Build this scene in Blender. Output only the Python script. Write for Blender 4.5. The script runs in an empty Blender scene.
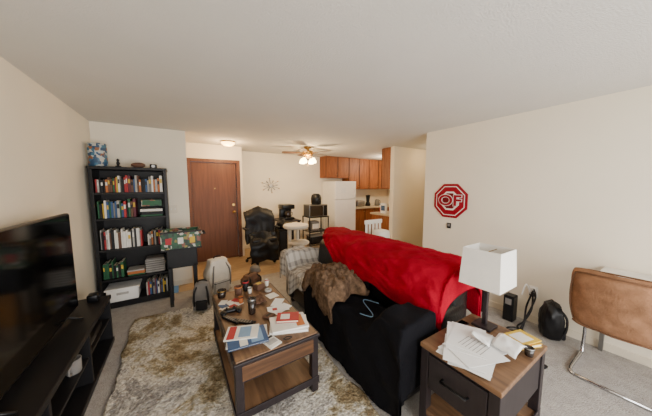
import bpy, bmesh, math, random
from mathutils import Vector, Matrix, noise, Euler
random.seed(7)
D=bpy.data; C=bpy.context; R=math.radians

# ---------------------------------------------------------------- materials
def lin(h):
    h=h.lstrip('#'); v=[int(h[i:i+2],16)/255 for i in (0,2,4)]
    return tuple((c/12.92 if c<=.04045 else ((c+.055)/1.055)**2.4) for c in v)+(1,)
_m={}
def mat(name,col,rough=.6,metal=0,var=.12,vscale=8,bump=0,bscale=80,stretch=(1,1,1),emis=0,spec=.5,coat=0,sheen=0,trans=0):
    if name in _m: return _m[name]
    m=D.materials.new(name); m.use_nodes=True; n=m.node_tree.nodes; l=m.node_tree.links
    b=n['Principled BSDF']; c=lin(col)
    b.inputs['Roughness'].default_value=rough; b.inputs['Metallic'].default_value=metal
    b.inputs['Specular IOR Level'].default_value=spec
    b.inputs['Coat Weight'].default_value=coat; b.inputs['Sheen Weight'].default_value=sheen
    b.inputs['Transmission Weight'].default_value=trans
    tc=n.new('ShaderNodeTexCoord'); mp=n.new('ShaderNodeMapping'); mp.inputs['Scale'].default_value=stretch
    l.new(tc.outputs['Object'],mp.inputs['Vector'])
    nz=n.new('ShaderNodeTexNoise'); nz.inputs['Scale'].default_value=vscale; nz.inputs['Detail'].default_value=5
    l.new(mp.outputs[0],nz.inputs['Vector'])
    rp=n.new('ShaderNodeValToRGB'); e=rp.color_ramp.elements
    e[0].position=.3; e[1].position=.7
    e[0].color=tuple(x*(1-var) for x in c[:3])+(1,); e[1].color=tuple(min(1,x*(1+var)) for x in c[:3])+(1,)
    l.new(nz.outputs['Fac'],rp.inputs['Fac']); l.new(rp.outputs[0],b.inputs['Base Color'])
    if emis:
        b.inputs['Emission Color'].default_value=c; b.inputs['Emission Strength'].default_value=emis
    if bump:
        n2=n.new('ShaderNodeTexNoise'); n2.inputs['Scale'].default_value=bscale; n2.inputs['Detail'].default_value=4
        l.new(mp.outputs[0],n2.inputs['Vector'])
        bp=n.new('ShaderNodeBump'); bp.inputs['Strength'].default_value=bump; bp.inputs['Distance'].default_value=.01
        l.new(n2.outputs['Fac'],bp.inputs['Height']); l.new(bp.outputs[0],b.inputs['Normal'])
    _m[name]=m; return m
def wood(name,c1,c2,stretch=(1,12,12),rough=.45,scale=3):
    m=D.materials.new(name); m.use_nodes=True; n=m.node_tree.nodes; l=m.node_tree.links
    b=n['Principled BSDF']; b.inputs['Roughness'].default_value=rough; b.inputs['Specular IOR Level'].default_value=.35
    tc=n.new('ShaderNodeTexCoord'); mp=n.new('ShaderNodeMapping'); mp.inputs['Scale'].default_value=stretch
    l.new(tc.outputs['Object'],mp.inputs['Vector'])
    nz=n.new('ShaderNodeTexNoise'); nz.inputs['Scale'].default_value=scale; nz.inputs['Detail'].default_value=7; nz.inputs['Distortion'].default_value=.6
    l.new(mp.outputs[0],nz.inputs['Vector'])
    rp=n.new('ShaderNodeValToRGB'); e=rp.color_ramp.elements; e[0].position=.32; e[1].position=.7
    e[0].color=lin(c1); e[1].color=lin(c2)
    l.new(nz.outputs['Fac'],rp.inputs['Fac']); l.new(rp.outputs[0],b.inputs['Base Color'])
    return m
M_wall=mat('wall_paint','#e8deca',.85,var=.02,vscale=2,bump=.15,bscale=120)
M_ceil=mat('ceiling_paint','#d6d3cd',.95,var=.02,vscale=2,bump=.3,bscale=90)
M_trim=mat('trim_paint','#ddd2bd',.6,var=.02)
M_black=mat('black_laminate','#141315',.45,var=.15,stretch=(1,1,6),spec=.3)
M_dark=mat('dark_espresso','#262022',.45,var=.2,vscale=10,stretch=(6,6,1),spec=.3)
M_blkpl=mat('black_plastic','#0e0e10',.35,var=.05,spec=.3)
M_screen=mat('tv_glass','#060607',.1,var=.02,spec=.45)
M_leather=mat('black_leather','#08080a',.33,var=.15,bump=.25,bscale=60,spec=.4)
M_blanket=mat('black_fleece','#0a0a0f',.95,var=.2,vscale=14,bump=.3,bscale=70,spec=.15)
M_red=mat('red_fleece','#960422',.95,var=.2,vscale=5,bump=.5,bscale=45,spec=.08)
M_brownf=mat('brown_fur','#64503f',.97,var=.5,vscale=26,bump=1,bscale=70,spec=.1)
M_chrome=mat('chrome','#c9c9cc',.18,1,var=.02)
M_steel=mat('brushed_steel','#8d8c8a',.35,.9,var=.05)
M_tan=mat('tan_suede','#8f694e',.95,var=.22,vscale=14,bump=.4,bscale=90,spec=.1)
M_tan2=mat('tan_suede_piping','#6d4f3b',.9,var=.1,spec=.1)
M_white=mat('white_plastic','#e8e6e1',.4,var=.02)
M_paper=mat('paper','#e6e6e4',.8,var=.02,spec=.2)
M_shade=mat('lamp_linen','#e6e3dc',.9,var=.03,bump=.2,bscale=200)
M_fridge=mat('fridge_enamel','#ebe9e4',.35,var=.02)
M_grey=mat('grey_fabric','#77736f',.9,var=.15,bump=.3)
M_lgrey=mat('light_grey_fabric','#a9a59f',.9,var=.15,vscale=12,bump=.4)
M_cream=mat('cream_plush','#d8d0c2',.95,var=.06,bump=.5)
M_green=mat('book_green','#1c5433',.6); M_yel=mat('book_yellow','#c7a42e',.6)
M_blue=mat('book_blue','#2b4d78',.6); M_redb=mat('book_red','#a3242a',.6)
M_lblue=mat('cable_blue','#6f93b5',.5)
M_bw=mat('book_white','#dcd8cf',.7); M_bk=mat('book_black','#161619',.5,spec=.3)
M_br=mat('book_brown','#5e4030',.7); M_or=mat('book_orange','#b0642e',.6)
M_teal=mat('book_teal','#3d7377',.6); M_pur=mat('book_maroon','#5c1e2e',.6)
M_pages=mat('pages','#d9d0b8',.9)
M_globe=mat('lit_globe','#ffdf9e',.4,var=0,emis=24)
M_dome=mat('lit_dome','#ffc978',.4,var=0,emis=12)
M_brass=mat('brass','#a98549',.3,.9)
M_wtop=wood('walnut_top','#57402f','#806045',(10,1,10),.4)
M_wend=wood('walnut_end','#3c2a20','#65462f',(1,10,10),.4)
M_door=wood('door_oak','#5c3724','#70462e',(9,9,.6),.5,2.5)
M_cab=wood('cabinet_oak','#75401f','#9a5c31',(12,12,1),.5)
M_vinyl=wood('vinyl_floor','#a08563','#b79d78',(2,9,2),.4)
M_counter=mat('countertop','#b9a88c',.35,var=.15,vscale=60)
M_glass=mat('dark_glass','#2a211c',.08,var=.05)
def carpet(name,cols,scale,warp=0,bs=220,bstr=.9,rgh=.68,lo=.6,hi=1.35):
    m=D.materials.new(name); m.use_nodes=True; n=m.node_tree.nodes; l=m.node_tree.links
    b=n['Principled BSDF']; b.inputs['Roughness'].default_value=1; b.inputs['Specular IOR Level'].default_value=.05
    tc=n.new('ShaderNodeTexCoord')
    nz=n.new('ShaderNodeTexNoise'); nz.inputs['Scale'].default_value=scale; nz.inputs['Detail'].default_value=9; nz.inputs['Roughness'].default_value=rgh; nz.inputs['Distortion'].default_value=warp
    l.new(tc.outputs['Object'],nz.inputs['Vector'])
    rp=n.new('ShaderNodeValToRGB'); el=rp.color_ramp.elements
    el[0].position=cols[0][0]; el[0].color=lin(cols[0][1]); el[1].position=cols[1][0]; el[1].color=lin(cols[1][1])
    for p,c in cols[2:]:
        x=el.new(p); x.color=lin(c)
    l.new(nz.outputs['Fac'],rp.inputs['Fac'])
    f=n.new('ShaderNodeTexNoise'); f.inputs['Scale'].default_value=bs; f.inputs['Detail'].default_value=3
    l.new(tc.outputs['Object'],f.inputs['Vector'])
    fr=n.new('ShaderNodeMapRange'); fr.inputs['From Min'].default_value=.25; fr.inputs['From Max'].default_value=.75; fr.inputs['To Min'].default_value=lo; fr.inputs['To Max'].default_value=hi
    l.new(f.outputs['Fac'],fr.inputs['Value'])
    mx=n.new('ShaderNodeMix'); mx.data_type='RGBA'; mx.blend_type='MULTIPLY'; mx.inputs[0].default_value=1
    l.new(rp.outputs[0],mx.inputs[6]); l.new(fr.outputs[0],mx.inputs[7]); l.new(mx.outputs[2],b.inputs['Base Color'])
    bp=n.new('ShaderNodeBump'); bp.inputs['Strength'].default_value=bstr; bp.inputs['Distance'].default_value=.02
    l.new(f.outputs['Fac'],bp.inputs['Height']); l.new(bp.outputs[0],b.inputs['Normal'])
    return m
M_carpet=carpet('carpet',[(.3,'#9d9893'),(.7,'#b6b1ab')],14,0,110,.6,.68,.75,1.15)
M_rug=carpet('shag_rug',[(.37,'#76644a'),(.68,'#cfcac1'),(.44,'#8f7f63'),(.475,'#ada288'),(.505,'#cdc6b8'),(.55,'#cfc9be'),(.585,'#918c87'),(.61,'#a9a49d')],1.3,.5,60,1,.72,.42,1.4)
def plaid():
    m=D.materials.new('plaid_wool'); m.use_nodes=True; n=m.node_tree.nodes; l=m.node_tree.links
    b=n['Principled BSDF']; b.inputs['Roughness'].default_value=.95; b.inputs['Specular IOR Level'].default_value=.1
    uv=n.new('ShaderNodeUVMap'); sp=n.new('ShaderNodeSeparateXYZ'); l.new(uv.outputs[0],sp.inputs[0])
    outs=[]
    for k in ('X','Y'):
        mu=n.new('ShaderNodeMath'); mu.operation='MULTIPLY'; mu.inputs[1].default_value=12; l.new(sp.outputs[k],mu.inputs[0])
        fr=n.new('ShaderNodeMath'); fr.operation='FRACT'; l.new(mu.outputs[0],fr.inputs[0])
        gt=n.new('ShaderNodeMath'); gt.operation='GREATER_THAN'; gt.inputs[1].default_value=.62; l.new(fr.outputs[0],gt.inputs[0]); outs.append(gt)
    ad=n.new('ShaderNodeMath'); ad.operation='ADD'; l.new(outs[0].outputs[0],ad.inputs[0]); l.new(outs[1].outputs[0],ad.inputs[1])
    hf=n.new('ShaderNodeMath'); hf.operation='MULTIPLY'; hf.inputs[1].default_value=.5; l.new(ad.outputs[0],hf.inputs[0])
    rp=n.new('ShaderNodeValToRGB'); e=rp.color_ramp.elements; e[0].color=lin('#b9b2a8'); e[1].color=lin('#7d7772')
    l.new(hf.outputs[0],rp.inputs[0]); l.new(rp.outputs[0],b.inputs['Base Color']); return m
M_plaid=plaid()
def speck(name,cols,scale):
    m=D.materials.new(name); m.use_nodes=True; n=m.node_tree.nodes; l=m.node_tree.links
    b=n['Principled BSDF']; b.inputs['Roughness'].default_value=.5
    tc=n.new('ShaderNodeTexCoord'); v=n.new('ShaderNodeTexVoronoi'); v.inputs['Scale'].default_value=scale; v.distance='CHEBYCHEV'; l.new(tc.outputs['Object'],v.inputs['Vector'])
    sp=n.new('ShaderNodeSeparateColor'); l.new(v.outputs['Color'],sp.inputs[0])
    rp=n.new('ShaderNodeValToRGB'); rp.color_ramp.interpolation='CONSTANT'; e=rp.color_ramp.elements
    e[0].position=0; e[0].color=lin(cols[0]); e[1].position=1/len(cols); e[1].color=lin(cols[1])
    for i,c in enumerate(cols[2:]):
        x=e.new((i+2)/len(cols)); x.color=lin(c)
    l.new(sp.outputs[0],rp.inputs[0]); l.new(rp.outputs[0],b.inputs['Base Color']); return m
M_gamebox=speck('game_box_print',['#1d4a30','#153524','#b9b6ab','#1d5233','#8a7a3a','#11281c','#1d4a30','#7d4a3a'],30)
M_tin=speck('tin_print',['#3b6b86','#aab4b4','#8a5a3a','#b6b2a8','#2d4b6a'],30)

# ---------------------------------------------------------------- mesh builder
class MB:
    def __init__(s,name): s.name=name; s.bm=bmesh.new(); s.mats=[]
    def _add(s,t,m,smooth,M=None):
        if m not in s.mats: s.mats.append(m)
        i=s.mats.index(m)
        if M is not None: bmesh.ops.transform(t,matrix=M,verts=t.verts)
        for f in t.faces: f.material_index=i; f.smooth=smooth
        me=D.meshes.new('t'); t.to_mesh(me); t.free(); s.bm.from_mesh(me); D.meshes.remove(me)
        return s
    def box(s,x0,x1,y0,y1,z0,z1,m,bev=.004,rz=0,seg=2,rx=0,ry=0,puff=0):
        t=bmesh.new(); bmesh.ops.create_cube(t,size=1)
        dx,dy,dz=x1-x0,y1-y0,z1-z0
        bmesh.ops.scale(t,vec=(dx,dy,dz),verts=t.verts)
        bev=min(bev,abs(dx)*.45,abs(dy)*.45,abs(dz)*.45)
        if bev>0: bmesh.ops.bevel(t,geom=t.edges[:],offset=bev,segments=seg,affect='EDGES',profile=.5)
        if puff:
            bmesh.ops.subdivide_edges(t,edges=[e for e in t.edges if e.calc_length()>.12],cuts=8,use_grid_fill=True)
            for v in t.verts:
                a=max(0,1-(2*v.co.x/dx)**2); b=max(0,1-(2*v.co.y/dy)**2); c=max(0,1-(2*v.co.z/dz)**2)
                ax=min(range(3),key=lambda k:(dx,dy,dz)[k])
                w=(b*c,a*c,a*b)[ax]; v.co[ax]+=math.copysign(puff*w**.5,v.co[ax]) if abs(v.co[ax])>1e-4 else 0
        M=Matrix.Translation(((x0+x1)/2,(y0+y1)/2,(z0+z1)/2))@Euler((rx,ry,rz)).to_matrix().to_4x4()
        return s._add(t,m,bev>.012 or puff>0,M)
    def cyl(s,p,q,r,m,r2=None,seg=20,caps=True):
        p,q=Vector(p),Vector(q); d=q-p; t=bmesh.new()
        bmesh.ops.create_cone(t,cap_ends=caps,segments=seg,radius1=r,radius2=r if r2 is None else r2,depth=d.length)
        M=Matrix.Translation((p+q)/2)@d.to_track_quat('Z','Y').to_matrix().to_4x4()
        s._add(t,m,False,M)
        return s
    def lathe(s,prof,c,m,seg=28,M=None):
        t=bmesh.new(); rings=[]
        for r,z in prof:
            rings.append([t.verts.new((r*math.cos(2*math.pi*k/seg),r*math.sin(2*math.pi*k/seg),z)) for k in range(seg)] if r>1e-5 else [t.verts.new((0,0,z))])
        for a,b in zip(rings,rings[1:]):
            for k in range(seg):
                q=[a[k%len(a)],a[(k+1)%len(a)],b[(k+1)%len(b)],b[k%len(b)]]
                q2=[]; [q2.append(v) for v in q if v not in q2]
                if len(q2)>2: t.faces.new(q2)
        T=Matrix.Translation(c)
        return s._add(t,m,True,T@M if M else T)
    def ball(s,c,r,m,sc=(1,1,1),nz=0,ns=3,seg=20,rz=0):
        t=bmesh.new(); bmesh.ops.create_uvsphere(t,u_segments=seg,v_segments=seg//2+2,radius=1)
        for v in t.verts:
            k=1+(nz*noise.noise(v.co*ns+Vector(c)) if nz else 0)
            v.co=Vector((v.co.x*r*sc[0]*k,v.co.y*r*sc[1]*k,v.co.z*r*sc[2]*k))
        return s._add(t,m,True,Matrix.Translation(c)@Matrix.Rotation(rz,4,'Z'))
    def tube(s,pts,r,m,seg=8,smooth_n=0):
        pts=[Vector(p) for p in pts]
        if smooth_n:
            o=[]
            P=[pts[0]]+pts+[pts[-1]]
            for i in range(1,len(P)-2):
                for k in range(smooth_n):
                    u=k/smooth_n; a,b,c,d=P[i-1],P[i],P[i+1],P[i+2]
                    o.append(.5*((2*b)+(c-a)*u+(2*a-5*b+4*c-d)*u*u+(3*b-a-3*c+d)*u**3))
            o.append(pts[-1]); pts=o
        t=bmesh.new(); rings=[]; up=None
        for i,p in enumerate(pts):
            d=(pts[min(i+1,len(pts)-1)]-pts[max(i-1,0)]).normalized()
            if up is None: up=d.orthogonal().normalized()
            up=(up-d*up.dot(d)); up=up.normalized() if up.length>1e-6 else d.orthogonal().normalized()
            w=d.cross(up)
            rings.append([t.verts.new(p+r*(math.cos(2*math.pi*k/seg)*up+math.sin(2*math.pi*k/seg)*w)) for k in range(seg)])
        for a,b in zip(rings,rings[1:]):
            for k in range(seg): t.faces.new((a[k],a[(k+1)%seg],b[(k+1)%seg],b[k]))
        t.faces.new(rings[0][::-1]); t.faces.new(rings[-1])
        return s._add(t,m,True)
    def prism(s,poly,h,m,M):
        t=bmesh.new(); a=[t.verts.new((x,y,0)) for x,y in poly]; b=[t.verts.new((x,y,h)) for x,y in poly]
        n=len(a); t.faces.new(a[::-1]); t.faces.new(b)
        for k in range(n): t.faces.new((a[k],a[(k+1)%n],b[(k+1)%n],b[k]))
        return s._add(t,m,False,M)
    def done(s,rz=0):
        bmesh.ops.recalc_face_normals(s.bm,faces=s.bm.faces)
        xs=[v.co for v in s.bm.verts]
        c=Vector(((min(v.x for v in xs)+max(v.x for v in xs))/2,(min(v.y for v in xs)+max(v.y for v in xs))/2,min(v.z for v in xs)))
        bmesh.ops.translate(s.bm,vec=-c,verts=s.bm.verts)
        me=D.meshes.new(s.name); s.bm.to_mesh(me); s.bm.free()
        for m in s.mats: me.materials.append(m)
        o=D.objects.new(s.name,me); C.collection.objects.link(o); o.location=c; o.rotation_euler[2]=rz
        return o
def cloth(name,F,nu,nv,m,th=.012,uvs=(1,1)):
    me=D.meshes.new(name); vs=[F(i/nu,j/nv) for j in range(nv+1) for i in range(nu+1)]
    c=sum((Vector(v) for v in vs),Vector())/len(vs)
    fs=[(j*(nu+1)+i,j*(nu+1)+i+1,(j+1)*(nu+1)+i+1,(j+1)*(nu+1)+i) for j in range(nv) for i in range(nu)]
    me.from_pydata([Vector(v)-c for v in vs],[],fs); me.materials.append(m)
    uv=me.uv_layers.new(name='UVMap')
    for p in me.polygons:
        p.use_smooth=True
        for li in p.loop_indices:
            k=me.loops[li].vertex_index; uv.data[li].uv=((k%(nu+1))/nu*uvs[0],(k//(nu+1))/nv*uvs[1])
    o=D.objects.new(name,me); C.collection.objects.link(o); o.location=c
    md=o.modifiers.new('thick','SOLIDIFY'); md.thickness=th; md.offset=0
    return o
def sm(a,b,x):
    t=max(0,min(1,(x-a)/(b-a))); return t*t*(3-2*t)
def nz(x,y,s,seed=0): return noise.noise(Vector((x*s,y*s,seed)))
def ridge(x,y,s,seed): return 1-2*abs(nz(x,y,s,seed))

# ---------------------------------------------------------------- room shell
H=2.38
def wall(name,x0,x1,y0,y1,z0=0,z1=H,m=M_wall): return MB(name).box(x0,x1,y0,y1,z0,z1,m,0).done()
MB('floor').box(-1.02,3.46,-1.6,3.95,-.1,0,M_carpet,0).box(3.46,6.4,2.26,3.95,-.1,0,M_carpet,0).done()
MB('floor_entry').box(-.06,6.4,3.95,6.0,-.1,0,M_vinyl,0).done()
MB('ceiling').box(-1.02,3.46,-1.6,2.26,H,H+.1,M_ceil,0).box(-1.02,6.4,2.26,6.0,H,H+.1,M_ceil,0).done()
wall('wall_left',-1.02,-.92,-1.6,4.35)
wall('wall_back',-.92,.14,4.25,4.35)
wall('wall_entry_side',.04,.14,4.35,5.3)
w=MB('wall_entry'); w.box(.04,.2,5.3,5.4,0,H,M_wall,0).box(1.1,1.2,5.3,5.4,0,H,M_wall,0).box(.2,1.1,5.3,5.4,2.06,H,M_wall,0); w.done()
wall('wall_entry_return',1.1,1.2,5.4,5.9)
wall('wall_dining',1.1,6.4,5.9,6.0)
wall('wall_kitchen_end',6.3,6.4,3.57,5.9)
wall('wall_partition',3.88,6.4,3.47,3.57)
wall('wall_right',3.36,3.46,-1.6,2.36)
wall('wall_hall_side',3.46,6.4,2.26,2.36)
wall('wall_hall_end',6.3,6.4,2.36,3.47)
w=MB('wall_rear'); w.box(-1.02,-.5,-1.7,-1.6,0,H,M_wall,0).box(2.9,3.46,-1.7,-1.6,0,H,M_wall,0).box(-.5,2.9,-1.7,-1.6,2.15,H,M_wall,0).box(-.5,2.9,-1.7,-1.6,0,.25,M_wall,0); w.done()
w=MB('window_1')
for a,b in ((-.5,-.44),(1.17,1.23),(2.84,2.9)): w.box(a,b,-1.68,-1.62,.25,2.15,M_white)
w.box(-.5,2.9,-1.68,-1.62,.25,.31,M_white).box(-.5,2.9,-1.68,-1.62,2.09,2.15,M_white); w.done()
d=MB('door_1'); d.box(.24,1.07,5.32,5.36,0.005,2.02,M_door,.003)
d.cyl((1.0,5.32,1.0),(1.0,5.26,1.0),.014,M_brass).ball((1.0,5.245,1.0),.03,M_brass).cyl((1.0,5.32,1.15),(1.0,5.30,1.15),.028,M_brass).cyl((.65,5.32,1.5),(.65,5.315,1.5),.01,M_brass)
d.done()
t=MB('trim_1'); t.box(.16,.235,5.28,5.3,0,2.09,M_door,.003).box(1.075,1.15,5.28,5.3,0,2.09,M_door,.003).box(.235,1.075,5.28,5.3,2.025,2.09,M_door,.003)
t.done()
def base(name,x0,x1,y0,y1): MB(name).box(x0,x1,y0,y1,0,.075,M_trim,.003).done()
base('baseboard_left',-.92,-.908,-1.6,4.25); base('baseboard_back',-.9,.14,4.238,4.25)
base('baseboard_right',3.348,3.36,-1.6,2.36); base('baseboard_dining',1.2,3.5,5.888,5.9)
base('baseboard_partition',3.88,6.3,3.458,3.47)
MB('light_switch').box(-.125,-.015,4.24,4.25,1.14,1.26,M_trim,.003).box(-.1,-.09,4.232,4.24,1.19,1.21,M_white,.001).box(-.05,-.04,4.232,4.24,1.19,1.21,M_white,.001).done()
MB('light_switch').box(1.27,1.35,5.89,5.9,1.14,1.26,M_trim,.003).box(1.305,1.315,5.882,5.89,1.19,1.21,M_white,.001).done()

# ---------------------------------------------------------------- rug
def rugF(u,v):
    x=-.5+1.58*u; y=.3+3.05*v
    e=.03*nz(x,y,5)
    return (x+e*(1 if u in(0,1) else 0),y+e*(1 if v in (0,1) else 0),.014+.006*nz(x,y,22,2))
cloth('area_rug',rugF,120,200,M_rug,.016)

# ---------------------------------------------------------------- tv stand + tv
s=MB('tv_stand'); X0,X1,Y0,Y1=-.905,-.6,1.05,2.98
s.box(X0,X1,Y0,Y1,.46,.5,M_black,.004).box(X0,X1,Y0,Y1,.03,.07,M_black,.004)
for y in (Y0,1.68,2.33,Y1-.03): s.box(X0,X1-.01,y,y+.03,.07,.46,M_black,.003)
s.box(X0,X1-.02,Y0+.03,Y1-.03,.26,.28,M_black,.002).box(X0,X0+.012,Y0,Y1,.07,.46,M_black,0)
for y in (Y0+.02,Y1-.08):
    for x in (X0+.02,X1-.08): s.box(x,x+.05,y,y+.05,0,.03,M_black,.002)
s.done()
t=MB('television'); t.box(-.795,-.76,1.37,2.73,.535,1.33,M_blkpl,.008).box(-.761,-.757,1.38,2.72,.55,1.32,M_screen,0)
t.box(-.83,-.795,1.7,2.5,.6,1.05,M_blkpl,.02)
for y in (1.6,2.52): t.tube([(-.87,y,.508),(-.777,y,.545),(-.68,y,.508)],.008,M_blkpl)
t.done()
MB('coffee_mug').lathe([(0,0),(.035,0),(.04,.01),(.042,.1),(.038,.1),(.036,.01),(0,.01)],(-.66,2.18,.281),M_grey).tube([(-.66,2.138,.36),(-.66,2.105,.35),(-.66,2.105,.31),(-.66,2.138,.3)],.006,M_grey,smooth_n=4).done()
MB('game_console').box(-.86,-.64,2.42,2.8,.281,.34,M_blkpl,.01).box(-.642,-.636,2.45,2.6,.3,.31,M_steel,.001).done()
MB('speaker').box(-.74,-.66,2.84,2.93,.501,.57,M_blkpl,.015).cyl((-.66,2.885,.54),(-.656,2.885,.54),.02,M_bk).done()

# ---------------------------------------------------------------- bookshelf
bx0,bx1,by0,by1=-.88,-.12,3.83,4.16; sh=[.08,.38,.76,1.15,1.47]
b=MB('bookshelf')
b.box(bx0,bx0+.035,by0,by1,0,1.78,M_black,.003).box(bx1-.035,bx1,by0,by1,0,1.78,M_black,.003)
b.box(bx0-.01,bx1+.01,by0-.01,by1,1.75,1.785,M_black,.004).box(bx0,bx1,by1-.01,by1,0,1.76,M_black,0)
for z in sh: b.box(bx0+.035,bx1-.035,by0+.005,by1-.01,z-.025,z,M_black,.002)
b.box(bx0+.035,bx1-.035,by0+.02,by0+.035,0,.055,M_black,.001); b.done()
pal=[M_green,M_redb,M_bw,M_bk,M_blue,M_br,M_or,M_teal,M_pur,M_grey,M_yel,M_bw,M_bk,M_bk,M_green,M_redb,M_lgrey,M_br]
bk=MB('book_collection')
def row(x0,x1,z,h0,h1,dy=.03,P=None):
    x=x0
    while x<x1-.03:
        t=random.uniform(.012,.03); h=random.uniform(h0,h1); m=random.choice(P or pal); d=random.uniform(.14,.2)
        y=by0+dy+random.uniform(0,.03)
        bk.box(x,x+t-.001,y,y+d,z+.001,z+h,m,.0015,seg=1)
        bk.box(x+.003,x+t-.004,y+.01,y+d-.004,z+h-.004,z+h+.0006,M_pages,0)
        if t>.018 and random.random()<.7:
            bk.box(x+.003,x+t-.004,y-.0012,y,z+h*.55,z+h*.8,random.choice([M_bw,M_yel,M_bk]),0)
        x+=t
def pile(x0,x1,z,n,d=.2):
    for i in range(n):
        t=random.uniform(.018,.035); o=random.uniform(-.01,.01)
        bk.box(x0+o,x1+o,by0+.04,by0+.04+d,z+.001,z+t,random.choice(pal),.002,seg=1); z+=t
L,Rr=bx0+.045,bx1-.045
row(L,Rr,sh[4],.15,.22); row(L,-.46,sh[3],.17,.24); pile(-.42,-.18,sh[3],4,.2)
row(L,-.4,sh[2],.2,.25,P=[M_bw,M_bw,M_redb,M_lgrey,M_bw,M_bk,M_br]); row(-.37,Rr,sh[2],.15,.22)
row(L,-.62,sh[1],.16,.23,P=[M_green,M_bk,M_green,M_teal,M_bk]); pile(-.6,-.42,sh[1],3); row(-.42,Rr,sh[0],.15,.22)
bk.done()
MB('board_game_box').box(-.41,-.19,by0+.03,by0+.22,1.285,1.37,M_gamebox,.003).box(-.4,-.2,by0+.028,by0+.03,1.3,1.355,M_green,.001).done()
g=MB('storage_basket'); g.box(-.41,-.2,by0+.03,by0+.22,.382,.58,M_grey,.012)
for k in range(6): g.box(-.415,-.195,by0+.024,by0+.226,.4+k*.03,.408+k*.03,M_lgrey,.002)
g.done()
g=MB('storage_bin')
g.box(-.82,-.5,by0+.0,by0+.26,.081,.25,M_white,.015).box(-.835,-.485,by0-.01,by0+.27,.235,.255,M_white,.006).box(-.72,-.6,by0-.004,by0+.001,.17,.2,M_lgrey,.001)
g.done()
g=MB('collectible_tin'); g.lathe([(0,0),(.085,0),(.09,.01),(.09,.24),(.085,.255),(.09,.255),(.09,.28),(.0,.287)],(-.81,3.98,1.787),M_tin); g.done()
MB('football').ball((-.42,3.95,1.822),.036,M_br,(2.1,1,1)).box(-.45,-.39,3.945,3.955,1.856,1.86,M_white,.001).done()
MB('figurine').lathe([(0,0),(.03,0),(.03,.015),(.012,.02),(.02,.05),(.01,.075),(.018,.09),(0,.11)],(-.62,3.95,1.787),M_bk).done()
MB('small_speaker').box(-.3,-.22,3.92,3.99,1.787,1.84,M_bk,.01).cyl((-.26,3.92,1.813),(-.26,3.917,1.813),.02,M_steel).done()

# game table beside shelf
g=MB('tabletop_football_game')
gx0,gx1,gy0,gy1=-.21,.23,3.46,3.76
g.box(gx0,gx1,gy0,gy0+.02,.74,.98,M_gamebox,.003).box(gx0,gx1,gy1-.02,gy1,.74,.98,M_gamebox,.003).box(gx0,gx0+.02,gy0,gy1,.74,.98,M_gamebox,.003).box(gx1-.02,gx1,gy0,gy1,.74,.98,M_gamebox,.003)
g.box(gx0,gx1,gy0,gy1,.74,.76,M_green,.002).box(gx0+.02,gx1-.02,gy0+.02,gy1-.02,.86,.88,M_green,.002)
g.box(gx0+.05,gx1-.05,gy0+.03,gy1-.03,.5,.745,M_bk,.01)
g.box(gx0-.004,gx1+.004,gy0-.006,gy0,.96,.98,M_bk,.002).box(gx0-.004,gx1+.004,gy0-.006,gy0,.74,.76,M_bk,.002)
for k in range(3): g.box(gx0+.05+k*.13,gx0+.11+k*.13,gy0-.003,gy0,.82,.9,(M_redb,M_bw,M_yel)[k],.001)
for x in (gx0+.06,gx1-.1):
    for y in (gy0+.03,gy1-.07): g.box(x,x+.04,y,y+.04,0,.53,M_bk,.003)
for k in range(4):
    y=gy0+.05+k*.06; g.cyl((gx0-.01,y,.92),(gx1+.03,y,.92),.005,M_chrome,seg=8).cyl((gx1+.03,y,.92),(gx1+.06,y,.92),.01,M_bk,seg=10)
g.done()
def bag(name,x,y,w,d,h,m,m2,rz=0,z=0,rnd=.62):
    a=MB(name)
    t=bmesh.new(); bmesh.ops.create_cube(t,size=1); bmesh.ops.subdivide_edges(t,edges=t.edges[:],cuts=11,use_grid_fill=True)
    for v in t.verts:
        n_=v.co.normalized()*.6; k=rnd; c=v.co*(1-k)+n_*k
        tp=1-.25*sm(.1,.5,v.co.z); f=1+.12*noise.noise(v.co*4+Vector((x,y,0)))+.06*noise.noise(v.co*9+Vector((x,y,0)))
        v.co=Vector((c.x*w*tp*f,c.y*d*tp*f,c.z*h*(1+.06*noise.noise(v.co*3))))
    zmin=min(v.co.z for v in t.verts)
    for v in t.verts: v.co.z=max(v.co.z-zmin-.02*h,0)
    a._add(t,m,True,Matrix.Translation((x,y,z)))
    a.box(x-w*.33,x+w*.33,y-d*.66,y-d*.4,z+.06*h,z+.42*h,m2,.03,seg=3).box(x-w*.34,x+w*.34,y-d*.668,y-d*.5,z+.36*h,z+.375*h,M_bk,.002)
    a.tube([(x-.06,y,z+h*.9),(x-.04,y,z+h*1.06),(x+.04,y,z+h*1.06),(x+.06,y,z+h*.9)],.009,M_bk,smooth_n=5)
    for sx in (-1,1): a.tube([(x+sx*w*.25,y-d*.3,z+h*.9),(x+sx*w*.36,y-d*.58,z+h*.7),(x+sx*w*.4,y-d*.56,z+h*.35),(x+sx*w*.4,y-d*.3,z+h*.1)],.011,M_bk if m2 is M_bk else M_grey,smooth_n=5)
    o=a.done(); o.rotation_euler[2]=rz; return o
bag('backpack',.44,3.66,.32,.22,.5,M_cream,M_lgrey,.3,rnd=.25)
bag('backpack',.2,3.2,.2,.16,.34,M_grey,M_bk,-.3,z=.026,rnd=.25)
bag('backpack',3.17,.71,.2,.16,.36,M_blkpl,M_bk,.5,rnd=.45)

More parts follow.
